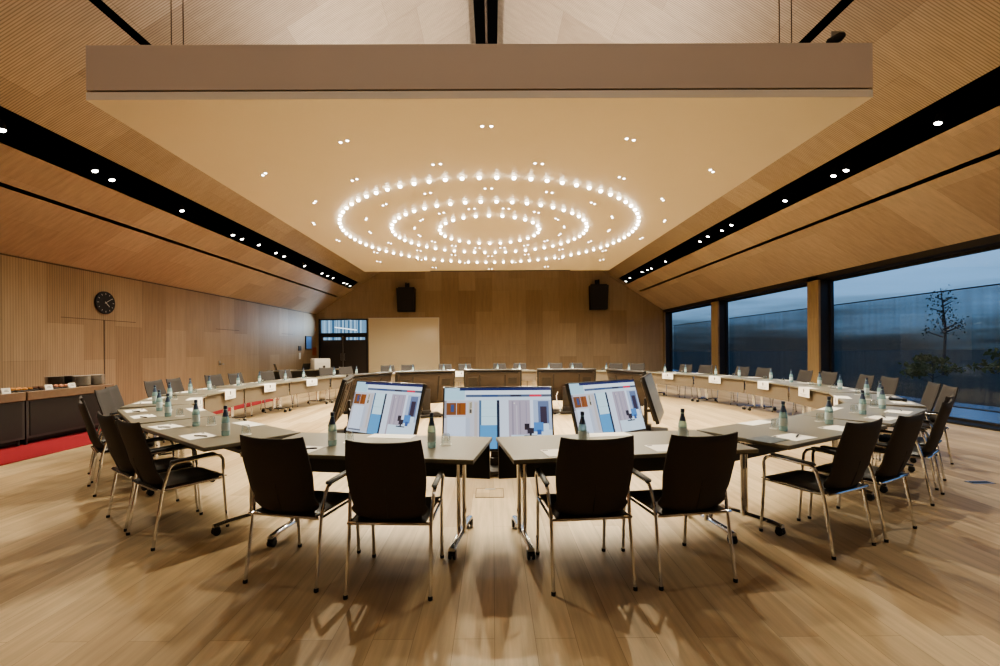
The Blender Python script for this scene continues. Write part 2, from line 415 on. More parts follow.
tree(24.5, 24.2, 5.0, 1.5, 420, 'slender young tree beyond the long window, taller than the shrubs')
tree(31, 23, 4.2, 1.9, 300, 'small bare looking tree beyond the long window beside the slender one')
for i, (x, y, h) in enumerate([(15.2, 12.9, 1.5), (19.5, 15.6, 1.7), (16.2, 16.4, 1.3), (14.4, 9.6, 1.3)]):
    tree(x, y, h, h * .7, 700, 'olive green leafy shrub beyond the long window, %s toward the back' % ORD[[2, 3, 4, 1][i]], True)

# ---------------------------------------------------------------- canopy
CX0, CX1, CY0, CY1, CZ, CT = -4.38, 4.12, 4.806, 15.5, 4.2, 4.79
cn = thing('ceiling_canopy', 'large cream rectangular canopy hung flat under the pitched wooden ceiling', 'ceiling panel', ((CX0 + CX1) / 2, 10.1, CZ), .0065)
o3 = (-(CX0 + CX1) / 2, -10.1, -CZ); TT = Matrix.Translation(o3)
MB().box((CX0, CY0, CZ), (CX1, CY1, CZ + .085), T=TT).build('underside', M['canopy'], cn)
MB().box((CX0 + .03, CY0 + .03, CZ + .085), (CX1 - .03, CY1 - .03, CZ + .105), T=TT).build('shadow_gap', M['gap'], cn)
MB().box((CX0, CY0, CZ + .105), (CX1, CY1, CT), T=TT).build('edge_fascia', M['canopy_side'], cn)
MB().box((-2.1, CY1 - .12, CZ - .006), (2.75, CY1 + .02, CZ + .03), T=TT).build('slot', M['black'], cn)
cabs = [(-3.44, 5.0, 0), (-3.31, 5.0, 1), (3.12, 5.0, 0), (3.24, 5.0, 1)]
for i, (px_, y_, q) in enumerate([(171.7, 5.0, 0), (183.6, 5.0, 1), (779.7, 5.0, 0), (791.9, 5.0, 1)]):
    x_ = (px_ - 492.5) / 445 * y_ + .0075 * 3
    zt = zl(x_) if x_ < XRIDGE else zr(x_)
    MBc = MB().tube([(x_, y_, CT), (x_, y_, zt)], .006, 5)
    tag(MBc.build('hanging_cable', M['gap']), 'thin steel cable holding the %s side of the canopy, %s of the pair' % ('left' if i < 2 else 'right', 'outer' if i in (0, 3) else 'inner'), 'cable')

RC = (-.05, 10.3)
# bulbs in three rings
b0 = MB(); b0.lathe([(.004, -.05), (.024, -.048), (.034, -.03), (.03, -.014), (.014, -.004), (.012, 0)], 10)
bulb_root = None
for rx, r, cyy, n, nm in ((3.3, 3.44, 10.4, 76, 'outer'), (2.2, 2.15, 10.25, 48, 'middle'), (1.13, 1.19, 10.15, 26, 'inner')):
    for k in range(n):
        a = 2 * PI * (k + .5) / n
        loc = (RC[0] + rx * math.cos(a), cyy + r * math.sin(a), CZ)
        lab = 'small bright bulb in the %s ring of lights under the canopy' % nm; grp = 'bulbs of the %s canopy ring' % nm
        if bulb_root is None:
            bulb_root = thing('ceiling_bulb', lab, 'light bulb', loc, 0, grp)
            b0.build('bulb', M['bulb'], bulb_root)
            MB().lathe([(.03, -.012), (.03, 0)], 10).build('socket', M['socket'], bulb_root)
        else: dup(bulb_root, loc, a, lab, grp)
# twin downlights in four loose circles
tw = None
for r, n, off, nm in ((4.85, 16, 0, 'outermost'), (3.82, 16, .5, 'second'), (2.75, 16, 0, 'third'), (1.7, 16, .5, 'innermost')):
    for k in range(n):
        a = 2 * PI * (k + off) / n
        x, y = RC[0] + r * math.cos(a), 10.25 + r * math.sin(a)
        if not (CX0 + .15 < x < CX1 - .15): continue
        lab = 'tiny twin downlight in the %s loose circle on the canopy' % nm; grp = 'twin downlights of the %s circle' % nm
        if tw is None:
            tw = thing('twin_downlight', lab, 'downlight', (x, y, CZ), a + PI / 2, grp)
            for s in (-1, 1):
                MB().lathe([(.036, -.004), (.036, 0)], 12, T=Matrix.Translation((s * .056, 0, 0))).build('rim', M['socket'], tw)
                MB().lathe([(.004, -.010), (.016, -.008), (.02, -.004)], 12, T=Matrix.Translation((s * .056, 0, 0))).build('lens', M['lens'], tw)
        else: dup(tw, (x, y, CZ), a + PI / 2, lab, grp)

# spotlights in the troughs
def mk_spot(loc, rot, label, grp):
    t = thing('trough_spotlight', label, 'spotlight', loc, 0, grp); t.rotation_euler = rot
    MB().lathe([(.05, .14), (.056, .13), (.056, 0), (.048, 0)], 14).build('barrel', M['black'], t)
    MB().lathe([(.006, -.008), (.04, -.006), (.046, -.001)], 14).build('lens', M['lens'], t)
    MB().tube([(0, 0, .13), (0, .03, .2), (0, .03, .3)], .012, 6).build('bracket', M['black'], t)
    return t
Lp = [(2, 129), (95, 170), (112, 179), (182, 210), (233, 234.5), (242, 238.5), (259, 244.4), (276, 252.4), (284, 256), (304.6, 265.6), (322, 273), (327.6, 275.4), (333, 277.6), (343.6, 282.6), (347, 283.6), (350, 285.6)]
Rp = [(938, 122), (846, 169.5), (833.4, 175), (785, 200), (731.4, 224.5), (722, 230), (708, 236), (700, 241), (665.6, 261), (651.4, 268), (647.4, 269.5), (642, 271.6), (630, 277.4), (626, 281)]
sp0 = None
for side, pts, cst in ((-1, Lp, 7.654), (1, Rp, 7.554)):
    for i, (px, py) in enumerate(pts):
        dx = px - 492.5; dy = 348.5 - py; dy2 = dy - .0075 * dx; dx2 = dx + .0075 * dy
        r = dy2 / abs(dx2); x = cst / (r + SL); y = 445 * x / abs(dx2)
        x = min(max(x, 6.76 if side < 0 else 6.42), 7.05 if side < 0 else 6.69) * side
        if y > 22.1: y = 22.1 - .12 * (len(pts) - i)
        z = (zl(x) if side < 0 else zr(x)) - .02
        lab = 'round black spotlight in the %s ceiling trough, %s from the camera end' % ('left' if side < 0 else 'right', ORD[i + 1])
        rot = (0, side * .35, 0)
        if sp0 is None: sp0 = mk_spot((x, y, z), rot, lab, 'spotlights in the ceiling troughs')
        else: dup(sp0, (x, y, z), rot, lab)
# lamp standing on the canopy rim
t = thing('stage_lamp', 'small black metal lamp standing on the canopy edge, top right', 'lamp', (3.72, 5.05, CT))
MB().rbox((-.16, -.05, 0), (-.02, .05, .05), .012).build('base', M['black'], t)
MB().tube([(-.09, 0, .05), (-.02, 0, .1), (.1, 0, .12), (.16, 0, .17)], .012, 6).build('arm', M['satin'], t)
MB().lathe([(.02, -.1), (.045, -.08), (.05, .05), (.03, .1)], 12, T=Matrix.Translation((.2, 0, .19)) @ Matrix.Rotation(1.1, 4, 'Y')).build('barrel', M['black'], t)
MB().box((.15, -.004, .2), (.3, .004, .28)).build('flap', M['satin'], t)

# ---------------------------------------------------------------- tables
inL = [(-.0, 3.82), (-1.77, 4.11), (-3.21, 5.22), (-4.33, 6.36), (-4.95, 7.72), (-5.1, 9.22), (-4.88, 10.78), (-4.45, 12.3), (-3.4, 13.65), (-1.9, 14.5), (-.2, 14.95)]
inR = [(.015, 3.82), (1.86, 4.09), (3.38, 4.95), (4.72, 5.96), (5.52, 7.32), (5.82, 8.84), (5.88, 10.48), (5.45, 12.17), (4.7, 13.7), (3.2, 14.6), (1.5, 15.0)]
segs = [(inL[i + 1], inL[i], 'L', i + 1) for i in range(10)] + [(inR[i], inR[i + 1], 'R', i + 1) for i in range(10)] + [(inR[10], inL[10], 'M', 1)]
def where(side, k, what, unit):
    return where_(side, k, what, unit).replace('  ', ' ')
def where_(side, k, what, unit):
    """words for the k-th place of a side of the ring"""
    lim = 8 if unit == 'table' else 16
    if side == 'L' and k <= lim: return '%s %s from the front gap along the left run' % (ORD[k], what)
    if side == 'R' and k <= lim: return '%s %s from the front gap along the right run' % (ORD[k], what)
    if unit == 'table': j = {'L': k - 8, 'M': 3, 'R': 14 - k}[side]
    else: j = {'L': k - 16, 'M': 4 + k, 'R': 27 - k}[side]
    return '%s %s from the left in the back row' % (ORD[j], what)
def tbl(a, b, side, k):
    a = Vector(a); b = Vector(b)        # a -> b so that the inward normal is on the left
    t = (b - a); L = t.length - .015; t.normalize(); inw = Vector((-t.y, t.x))
    mid = (a + b) / 2; rz = math.atan2(t.y, t.x)
    return mid, t, inw, L, rz
def make_table(mid, inw, L, rz, label, inset=.075):
    o = mid - inw * .4
    T = thing('conference_table', label, 'table', (o.x, o.y, 0), rz, 'ring of conference tables')
    MB().rbox((-L / 2, -.4, .712), (L / 2, .4, .74), .004, 1, smooth=False).build('tabletop', M['top'], T)
    MB().rbox((-L / 2 + .002, -.399, .706), (L / 2 - .002, .399, .7125), .002, 1, smooth=False).build('edge_band', M['edge'], T)
    MB().box((-L / 2 + .012, .33, .40), (L / 2 - .012, .345, .70)).box((-L / 2 + .014, .326, .402), (L / 2 - .014, .33, .698), 1).build('modesty_panel', [M['panel'], M['under']], T)  # outer face near black: shade behind the panel put into its colour
    MB().box((-L / 2 + .25, -.1, .665), (L / 2 - .25, -.05, .705)).box((-L / 2 + .25, .15, .665), (L / 2 - .25, .2, .705)).build('support_rail', M['under'], T)
    MB().rbox((L / 2 - .5, -.04, .62), (L / 2 - .25, .14, .66), .008).build('cable_tray', M['under'], T)
    for s in (-1, 1):
        x = s * (L / 2 - inset)
        lg = MB().tube([(x - .022, 0, .07), (x - .022, 0, .7)], .017, 8).tube([(x + .022, 0, .07), (x + .022, 0, .7)], .017, 8)
        lg.tube([(x, -.31, .075), (x, -.2, .085), (x, .2, .085), (x, .31, .075)], .026, 8, flat=.7)
        lg.box((x - .045, -.1, .69), (x + .045, .2, .706))
        lo = lg.build('leg', M['chrome'], T)
        for yy in (-.29, .29):
            Tm = Matrix.Translation((x, yy, .03))
            w = MB().tube([(-.024, 0, 0), (-.007, 0, 0)], .029, 12, T=Tm).tube([(.007, 0, 0), (.024, 0, 0)], .029, 12, T=Tm)
            w.box((-.012, -.012, 0), (.012, .012, .05), T=Tm).rbox((-.026, -.024, .012), (.026, .026, .036), .006, 1, T=Tm)
            w.build('caster', M['rubber'], lo)
    return T

# ---------------------------------------------------------------- chair
def make_chair(label):
    t = thing('conference_chair', label, 'chair', (0, 0, 0), 0, 'armchairs round the table ring')
    # backrest shell
    nu, nv = 14, 18
    def P(u, v, off):
        w = .222 + .018 * math.sin(PI * min(1, (1 - v) * 1.25)) - .012 * (v > .9) * 0
        if v < .13: w = .238 - .034 * (1 - v / .13) ** 2.4
        x = w * u
        z = .472 + .483 * v + (.017 * abs(u) ** 2.6 * max(0, (v - .72) / .28)) - (.0 if v > .12 else .0)
        z -= .02 * (1 - abs(u) ** 2) * (1 - v) ** 6
        y = -.225 - .028 * math.sin(v * PI * .9) * .6 - .13 * v ** 1.25 + .035 * abs(u) ** 2.2 * (1 - .55 * v)
        y -= .012 * math.exp(-((v - .28) / .16) ** 2)
        edge = max(abs(u) ** 8, (max(0, (v - .94) / .06)) ** 2, (max(0, (.05 - v) / .05)) ** 2)
        th = .021 * (1 - .75 * min(1, edge))
        return (x, y + off * th, z)
    vs = []; fs = []
    for sd in (-1, 1):
        for j in range(nv + 1):
            for i in range(nu + 1): vs.append(P(-1 + 2 * i / nu, j / nv, sd))
    W = nu + 1; H = (nv + 1) * W
    for j in range(nv):
        for i in range(nu):
            a = j * W + i
            fs.append((a, a + 1, a + W + 1, a + W)); fs.append((H + a + W, H + a + W + 1, H + a + 1, H + a))
    for j in range(nv):
        a = j * W; fs.append((a, a + W, H + a + W, H + a)); a = j * W + nu; fs.append((a + W, a, H + a, H + a + W))
    for i in range(nu):
        a = i; fs.append((a + 1, a, H + a, H + a + 1)); a = nv * W + i; fs.append((a, a + 1, H + a + 1, H + a))
    mb = MB(); mb.add(vs, fs, 0, True); bk = mb.build('backrest', M['fabric'], t)
    MB().tube([P(0, .04, -1.1), P(0, .2, -1.1), P(0, .42, -1.1)], .0022, 4).build('seam', M['rubber'], bk)
    # seat cushion
    vs = []; fs = []; nu, nv = 12, 12
    def S(u, v, top):
        w = .225 + .012 * v; x = w * u
        y = -.235 + .50 * v
        e = max(abs(u) ** 6, v ** 10, (1 - v) ** 14)
        z = (.478 - .012 * (1 - u * u) * math.sin(PI * v) - .02 * v ** 5 - .026 * e) if top else (.432 + .006 * e)
        return (x, y, z)
    for top in (0, 1):
        for j in range(nv + 1):
            for i in range(nu + 1): vs.append(S(-1 + 2 * i / nu, j / nv, top))
    W = nu + 1; H = (nv + 1) * W
    for j in range(nv):
        for i in range(nu):
            a = j * W + i
            fs.append((a + W, a + W + 1, a + 1, a)); fs.append((H + a, H + a + 1, H + a + W + 1, H + a + W))
    for j in range(nv):
        a = j * W; fs.append((a, H + a, H + a + W, a + W)); a = j * W + nu; fs.append((a + W, H + a + W, H + a, a))
    for i in range(nu):
        a = i; fs.append((a + 1, H + a + 1, H + a, a)); a = nv * W + i; fs.append((a, H + a, H + a + 1, a + 1))
    mb = MB(); mb.add(vs, fs, 0, True); mb.build('seat', M['fabric2'], t)
    R = .0115
    for s in (-1, 1):
        g = [(s * .257, -.272, .012), (s * .252, -.205, .44), (s * .262, -.165, .59)]
        lg = MB().tube(g + [(s * .264, -.15, .615), (s * .264, -.12, .625)], R, 8).build('leg', M['chrome'], t)
        MB().lathe([(.014, 0), (.015, .018), (.012, .022)], 8, T=Matrix.Translation((s * .257, -.273, 0))).build('glide', M['rubber'], lg)
        fr = [(s * .264, .1, .634), (s * .264, .17, .632), (s * .263, .205, .618), (s * .261, .225, .585), (s * .249, .232, .44), (s * .247, .262, .012)]
        lg = MB().tube(fr, R, 8).build('leg', M['chrome'], t)
        MB().lathe([(.014, 0), (.015, .018), (.012, .022)], 8, T=Matrix.Translation((s * .247, .263, 0))).build('glide', M['rubber'], lg)
        ar = MB().tube([(s * .264, -.12, .625), (s * .264, .1, .634)], R, 8).build('arm_tube', M['chrome'], t)
        MB().tube([(s * .265, -.165, .637), (s * .265, -.15, .642), (s * .265, .02, .65), (s * .264, .14, .652), (s * .264, .165, .649)], [.008, .019, .02, .02, .008], 8, flat=.6).build('armrest', M['rubber'], t)
        MB().tube([(s * .25, -.2, .43), (s * .25, .228, .43)], .009, 6).build('side_rail', M['chrome'], t)
    MB().tube([(-.252, -.236, .44), (-.2, -.252, .446), (.2, -.252, .446), (.252, -.236, .44)], .0105, 8).build('stretcher', M['chrome'], t)
    MB().tube([(-.249, .2, .425), (.249, .2, .425)], .009, 8).build('stretcher', M['chrome'], t)
    MB().box((-.2, -.2, .425), (.2, .22, .433)).build('seat_pan', M['rubber'], t)
    return t

# bottle, glass, sheet, pen, draped sheet
def make_bottle(loc, label):
    t = thing('water_bottle', label, 'bottle', loc, 0, 'water bottles on the ring tables')
    MB().lathe([(.002, .003), (.03, 0), (.033, .008), (.033, .13), (.031, .15), (.02, .19), (.0135, .215), (.0125, .24)], 14).build('glass_body', M['water'], t)
    MB().lathe([(.0338, .045), (.0338, .115)], 14, cap=False).build('label', M['wlabel'], t)
    MB().lathe([(.0265, .17), (.0215, .19), (.0148, .214), (.0142, .228)], 14, cap=False).build('neck_label', M['blabel'], t)
    MB().lathe([(.0145, .236), (.0155, .24), (.0155, .262), (.013, .266)], 12).build('cap', M['cap'], t)
    return t
def make_glass(loc, label):
    t = thing('drinking_glass', label, 'glass', loc, 0, 'upturned glasses on the ring tables')
    MB().lathe([(.036, .002), (.0365, .03), (.033, .07), (.028, .085), (.004, .09)], 14, cap=False).build('bowl', M['glass'], t)
    MB().lathe([(.037, .0), (.0385, .002), (.037, .005), (.0345, .003)], 14, cap=False).build('rim', M['white'], t)
    MB().lathe([(.048, 0), (.048, .0018)], 16).build('coaster', M['paper'], t)
    return t
def make_sheet(loc, rz, label):
    t = thing('note_sheet', label, 'paper', loc, rz, 'note sheets on the ring tables')
    MB().box((-.148, -.105, 0), (.148, .105, .0025)).build('sheet', M['paper'], t)
    MB().box((-.135, .07, .0026), (-.095, .09, .003)).build('printed_mark', M['ink'], t)
    return t
def make_pen(loc, rz, label):
    t = thing('pen', label, 'pen', loc, rz, 'pens on the ring tables')
    MB().tube([(-.07, 0, .006), (-.06, 0, .006), (.055, 0, .006), (.072, 0, .006)], [.002, .0055, .0055, .0045], 8).build('barrel', M['pen'], t)
    MB().box((.02, -.0015, .0115), (.066, .0015, .0135)).build('clip', M['satin'], t)
    return t
def make_drape(loc, rz, label):
    t = thing('draped_sheet', label, 'paper', loc, rz, 'white sheets draped over the inner table edges')
    mb = MB()
    prof = [(-.16, .0015), (-.012, .0015), (.002, .0005), (.0065, -.006), (.008, -.165)]
    for (y0, z0), (y1, z1) in zip(prof, prof[1:]):
        mb.add([(-.2, y0, z0), (.2, y0, z0), (.2, y1, z1), (-.2, y1, z1), (-.2, y0 + .0012, z0 + .0012), (.2, y0 + .0012, z0 + .0012), (.2, y1 + .0012, z1 + .0012), (-.2, y1 + .0012, z1 + .0012)],
               [(3, 2, 1, 0), (4, 5, 6, 7), (0, 1, 5, 4), (2, 3, 7, 6), (1, 2, 6, 5), (3, 0, 4, 7)])
    mb.build('sheet', M['paper'], t)
    mk = MB(); y = .0098
    mk.box((-.014, y - .0003, -.085), (.014, y + .0005, -.02)).box((-.022, y - .0003, -.055), (.022, y + .0005, -.045))
    mk.box((-.12, y - .0003, -.12), (.12, y + .0005, -.116)).box((-.09, y - .0003, -.14), (.09, y + .0005, -.136))
    mk.build('printed_mark', M['ink'], t)
    return t

protos = {}
def place(kind, maker, loc, rz, label):
    if kind not in protos:
        protos[kind] = maker(loc, label) if kind in ('bottle', 'glass') else maker(loc, rz, label)
        return protos[kind]
    return dup(protos[kind], loc, rz, label)
feet = {('L', 1): ((-.9, 2.68), (-.38, 2.66)), ('L', 2): ((-1.6, 2.87), (-1.11, 2.76)), ('R', 1): ((.36, 2.7), (.87, 2.75)), ('R', 2): ((1.02, 2.75), (1.55, 2.84)),
        ('R', 3): ((2.37, 3.12), (2.87, 3.35)), ('R', 4): ((3.0, 3.4), (3.44, 3.64)), ('R', 5): ((4.09, 4.15), (4.51, 4.47)), ('R', 6): ((4.58, 4.6), (5.0, 4.93)), ('L', 3): ((-2.98, 3.63), (-2.57, 3.35)), ('L', 4): ((-3.47, 4.01), (-3.08, 3.72))}
chair0 = None
rj = random.Random(3)
for a, b, side, k in segs:
    mid, t, inw, L, rz = tbl(a, b, side, k)
    make_table(mid, inw, L, rz, 'grey topped conference table, ' + where(side, k, '', 'table'), .22 if (side, k) == ('R', 3) else .075 if k > 1 or side == 'M' else .18 if side == 'L' else .14)
    outer = mid - inw * .8
    for s in (-1, 1):
        first = (s > 0) if side == 'L' else (s < 0)
        seat = 2 * k - 1 if first else 2 * k
        if side == 'M': seat = 1 if s > 0 else 2      # s>0 lies toward the left when seen from the camera
        wh = where(side, seat, 'place', 'seat')
        if (side, seat) in feet:
            f0, f1 = [Vector(f) for f in feet[(side, seat)]]
            d = (f1 - f0).normalized(); yaw = math.atan2(d.y, d.x); o = (f0 + f1) / 2 + Vector((-d.y, d.x)) * .272
        else:
            yaw = rz + rj.uniform(-.05, .05)
            o = outer + t * s * (L * .205 + rj.uniform(-.01, .01)) - inw * (.01 + rj.uniform(-.03, .05))
        lab = 'dark fabric armchair on chrome legs, ' + where(side, seat, 'chair', 'seat')
        if chair0 is None:
            chair0 = make_chair(lab); chair0.location = (o.x, o.y, 0); chair0.rotation_euler = (0, 0, yaw)
        else: dup(chair0, (o.x, o.y, 0), yaw, lab)
        so = outer + t * s * L * .225
        def at(u, v): q = so + t * u + inw * v; return (q.x, q.y, .7402)
        jr = rj.uniform(-.12, .12)
        place('sheet', make_sheet, at(-.1 + rj.uniform(-.03, .03), .155), rz + jr, 'white note sheet on the table, ' + wh)
        q = at(-.02 + rj.uniform(-.04, .04), .14 + rj.uniform(-.02, .02))
        place('pen', make_pen, (q[0], q[1], .7432), rz + jr + rj.uniform(.2, .5), 'black pen on its note sheet, ' + wh)
        place('bottle', make_bottle, at(.11 + rj.uniform(-.03, .03), .34 + rj.uniform(-.03, .03)), rj.uniform(0, 6), 'green water bottle with navy neck, ' + wh)
        place('glass', make_glass, at(.17 + rj.uniform(-.02, .02), .45 + rj.uniform(-.02, .02)), 0, 'upturned clear glass on a coaster, ' + wh)
    q = mid + t * rj.uniform(-.05, .05)
    place('drape', make_drape, (q.x, q.y, .7405), rz + rj.uniform(-.02, .02), 'white sheet draped over inner edge, ' + where(side, k, 'table', 'table'))

# small black gadget on the right run table, loose brochure
t = thing('desk_phone', 'flat black device with chrome rim at outer edge of the right run', 'device', (5.62, 6.18, .741), .9)
MB().rbox((-.11, -.09, 0), (.11, .09, .03), .01).build('body', M['rubber'], t)
MB().rbox((-.08, -.05, .03), (.08, .05, .034), .002).build('rim', M['satin'], t)
tag(MB().box((-.14, -.1, 0), (.14, .1, .003), T=Matrix.Translation((2.24, 3.63, .741)) @ Matrix.Rotation(.5, 4, 'Z')).build('brochure', mat('printed brochure', lin(96, 104, 106), .35, noise=.8, nscale=22)), 'grey printed brochure on the right table beside the front corner', 'brochure')

# ---------------------------------------------------------------- monitors
def screen_mesh():
    """the shared web page picture: colour patches with a colour attribute"""
    W, Hh = 1.0, 1.0
    rects = [  # x0,y0,x1,y1 (0..1, y up), colour
        (0, 0, 1, 1, (205, 222, 240)),
        (0, .955, 1, 1, (28, 42, 98)), (0, .93, .14, 1, (178, 214, 236)), (0, .89, 1, .955, (222, 236, 250)),
        (0, .80, .19, .955, (176, 216, 234)), (.20, .845, 1, .885, (88, 104, 134)), (.35, .848, .5, .882, (64, 88, 134)), (.80, .846, .91, .884, (220, 60, 90)), (.62, .852, .72, .878, (52, 56, 76)), (.92, .85, .99, .88, (88, 96, 112)),
        (0, 0, .33, .79, (198, 200, 212)), (.02, .55, .11, .75, (128, 80, 46)), (.115, .55, .2, .75, (146, 86, 44)), (.06, .6, .09, .72, (64, 84, 132)),
        (.14, .57, .15, .74, (110, 66, 40)), (.225, .56, .26, .77, (206, 196, 176)), (.235, .58, .255, .64, (84, 80, 76)), (.238, .64, .243, .75, (60, 66, 50)), (.248, .66, .253, .76, (60, 66, 50)),
        (.03, .06, .2, .52, (208, 222, 244)), (.2, .1, .24, .5, (186, 196, 216)), (.02, .03, .22, .06, (110, 116, 134)), (.28, .1, .31, .76, (196, 188, 186)), (.0, .5, .02, .79, (150, 150, 160)),
        (.325, .0, .345, .79, (84, 116, 150)), (.345, .38, .49, .79, (200, 232, 246)), (.345, .52, .49, .525, (150, 190, 206)), (.345, .66, .49, .663, (160, 200, 214)), (.335, .0, .49, .38, (92, 160, 212)), (.49, .0, .515, .79, (34, 46, 70)),
        (.515, .0, .6, .79, (212, 224, 242)), (.6, .0, .80, .79, (176, 168, 184)), (.63, .05, .645, .77, (154, 146, 164)), (.67, .1, .68, .7, (196, 190, 202)), (.7, .05, .712, .77, (158, 150, 168)), (.76, .05, .77, .77, (160, 152, 172)),
        (.65, .73, .66, .745, (255, 252, 240)), (.8, .3, .83, .79, (218, 228, 248)), (.83, .3, 1, .79, (172, 190, 220)), (.875, .38, .975, .77, (104, 122, 160)), (.895, .4, .955, .68, (58, 50, 74)),
        (.62, 0, 1, .22, (206, 226, 244)), (.84, .3, .97, .4, (206, 226, 246)), (.83, .27, .92, .42, (84, 140, 204)), (.86, .22, .9, .3, (60, 96, 160)), (.745, .3, .79, .4, (44, 40, 54)), (.77, .24, .83, .33, (52, 48, 64)), (.79, .21, .81, .25, (40, 44, 60)), (.74, .19, .86, .21, (36, 44, 62)),
        (.0, 0, .33, .03, (190, 206, 224)),
    ]
    vs = []; fs = []; cols = []
    for i, (x0, y0, x1, y1, c) in enumerate(rects):
        b = len(vs); z = i * .00004
        vs += [(x0, z, y0), (x1, z, y0), (x1, z, y1), (x0, z, y1)]; fs.append((b, b + 1, b + 2, b + 3)); cols.append(lin(*c))
    me = bpy.data.meshes.new('screen')
    Wd, Hd = 1.30, .735
    me.from_pydata([((x - .5) * Wd, -y, z * Hd) for x, y, z in vs], [], fs)
    ca = me.color_attributes.new('pic', 'FLOAT_COLOR', 'CORNER')
    for i, p in enumerate(me.polygons):
        for li in p.loop_indices: ca.data[li].color = cols[i]
    m = bpy.data.materials.new('lit web page'); m.use_nodes = True
    nt = m.node_tree; bs = nt.nodes['Principled BSDF']
    at_ = nt.nodes.new('ShaderNodeVertexColor'); at_.layer_name = 'pic'
    nt.links.new(at_.outputs[0], bs.inputs['Emission Color']); bs.inputs['Emission Strength'].default_value = .75
    bs.inputs['Base Color'].default_value = (.02, .02, .02, 1); bs.inputs['Roughness'].default_value = .25
    me.materials.append(m)
    return me
SCR = screen_mesh()
TL = math.radians(17)
def make_monitor(loc, rz, label):
    t = thing('floor_monitor', label, 'monitor', loc, rz, 'ring of tilted floor monitors')
    # local: faces -y, top edge at y=+.12,z=1.02 ; tilt back about the bottom edge
    zb = .285
    T = Matrix.Translation((0, -.12, zb)) @ Matrix.Rotation(-TL, 4, 'X')
    MB().rbox((-.67, 0, 0), (.67, .055, .78), .006, 1, T=T, smooth=False).build('casing', M['bezel'], t)
    o = bpy.data.objects.new('screen', SCR); C.objects.link(o); o.parent = t; o.matrix_local = T @ Matrix.Translation((0, -.0015, .028))
    bk = MB().rbox((-.63, .05, .05), (.63, .085, .72), .012, 2, T=T)
    bk.build('rear_cover', M['mback'], t)
    rb = MB().box((-.58, .086, .70), (.58, .094, .73), T=T).box((-.3, .086, .1), (-.27, .094, .68), T=T).box((.28, .086, .1), (.31, .094, .68), T=T)
    rb.box((.36, .086, .32), (.56, .095, .6), T=T).box((-.55, .086, .45), (-.36, .092, .6), T=T).box((-.66, .03, .75), (.66, .07, .775), T=T)
    rb.build('rear_rib', M['mrib'], t)
    MB().rbox((-.09, .12, .12), (.09, .17, .62), .01, 2).tube([(-.05, .05, .4), (-.05, .15, .4)], .02, 8).tube([(.05, .05, .4), (.05, .15, .4)], .02, 8).build('column', M['mrib'], t)
    MB().rbox((-.34, -.2, .02), (.34, .32, .07), .02, 2).rbox((-.1, .06, .05), (.1, .2, .16), .015, 2).build('base', M['mrib'], t)
    MB().tube([(.2, .16, .5), (.24, .22, .42), (.23, .24, .3), (.15, .2, .15), (.16, .3, .03), (.3, .5, .012)], .009, 6).build('cable', M['white'], t)
    for x in (-.28, .28):
        for y in (-.15, .27):
            MB().lathe([(.02, 0), (.022, .02), (.018, .022)], 8, T=Matrix.Translation((x, y, 0))).build('foot', M['rubber'], t)
    return t
mons = [((-.60, 5.5), (.72, 5.5), 'lit web page screen facing the front gap, middle of the three bright monitors'),
        ((-2.05, 6.75), (-.92, 6.03), 'lit angled monitor facing the left front tables'),
        ((1.0, 6.0), (2.12, 6.72), 'lit angled monitor facing the right front tables'),
        ((-2.66, 8.4), (-2.38, 7.08), 'monitor seen edge on at the left side of the monitor ring'),
        ((2.4, 7.1), (2.98, 8.4), 'monitor seen nearly edge on at the right side of the monitor ring'),
        ((-2.19, 9.6), (-2.75, 8.4), 'brown backed monitor turned toward the far left, beside the edge on monitor'),
        ((-.9, 10.05), (-2.05, 9.6), 'brown backed monitor, second from the left in the rear of the ring'),
        ((.68, 10.25), (-.68, 10.25), 'brown backed monitor facing the back wall, middle of the rear ones'),
        ((2.38, 10.15), (1.0, 10.25), 'brown backed monitor right of the middle rear monitor'),
        ((3.05, 8.85), (2.6, 10.15), 'brown backed monitor turned toward the far right, rear of the ring')]
mon0 = None
for (a, b, lab) in mons:
    a = Vector(a); b = Vector(b); d = (b - a).normalized(); m_ = (a + b) / 2
    inn = Vector((-d.y, d.x)); m_ -= inn * .12
    rz = math.atan2(d.y, d.x)
    if mon0 is None: mon0 = make_monitor((m_.x, m_.y, 0), rz, lab)
    else:
        mn = dup(mon0, (m_.x, m_.y, 0), rz, lab)
        if 'edge on' in lab and 'seen' in lab:      # grey stands in for the page dimmed at a grazing view
            sc_o = [c for c in C.objects if c.parent == mn and c.name.startswith('screen')][0]
            sc_o.material_slots[0].link = 'OBJECT'; sc_o.material_slots[0].material = M['grazing_screen']

# floor boxes
t = thing('floor_box', 'oak lidded floor box with a pale strip below the front gap', 'floor box', (-.04, 4.62, 0))
MB().box((-.14, -.14, .0), (.14, .14, .003)).build('lid', M['floor'], t)
MB().box((-.145, -.145, 0), (.145, -.14, .004)).box((-.145, .14, 0), (.145, .145, .004)).box((-.145, -.14, 0), (-.14, .14, .004)).box((.14, -.14, 0), (.145, .14, .004)).build('rim', M['gap'], t)
MB().box((-.05, .10, .003), (.06, .125, .006)).build('strip', M['white'], t)
t = thing('floor_socket', 'small dark socket plate in the floor by the windows', 'floor box', (5.3, 4.85, 0))
MB().box((-.12, -.05, 0), (.12, .05, .004)).build('plate', M['satin'], t); MB().box((-.1, -.02, .004), (.1, .02, .006)).build('slot', M['black'], t)

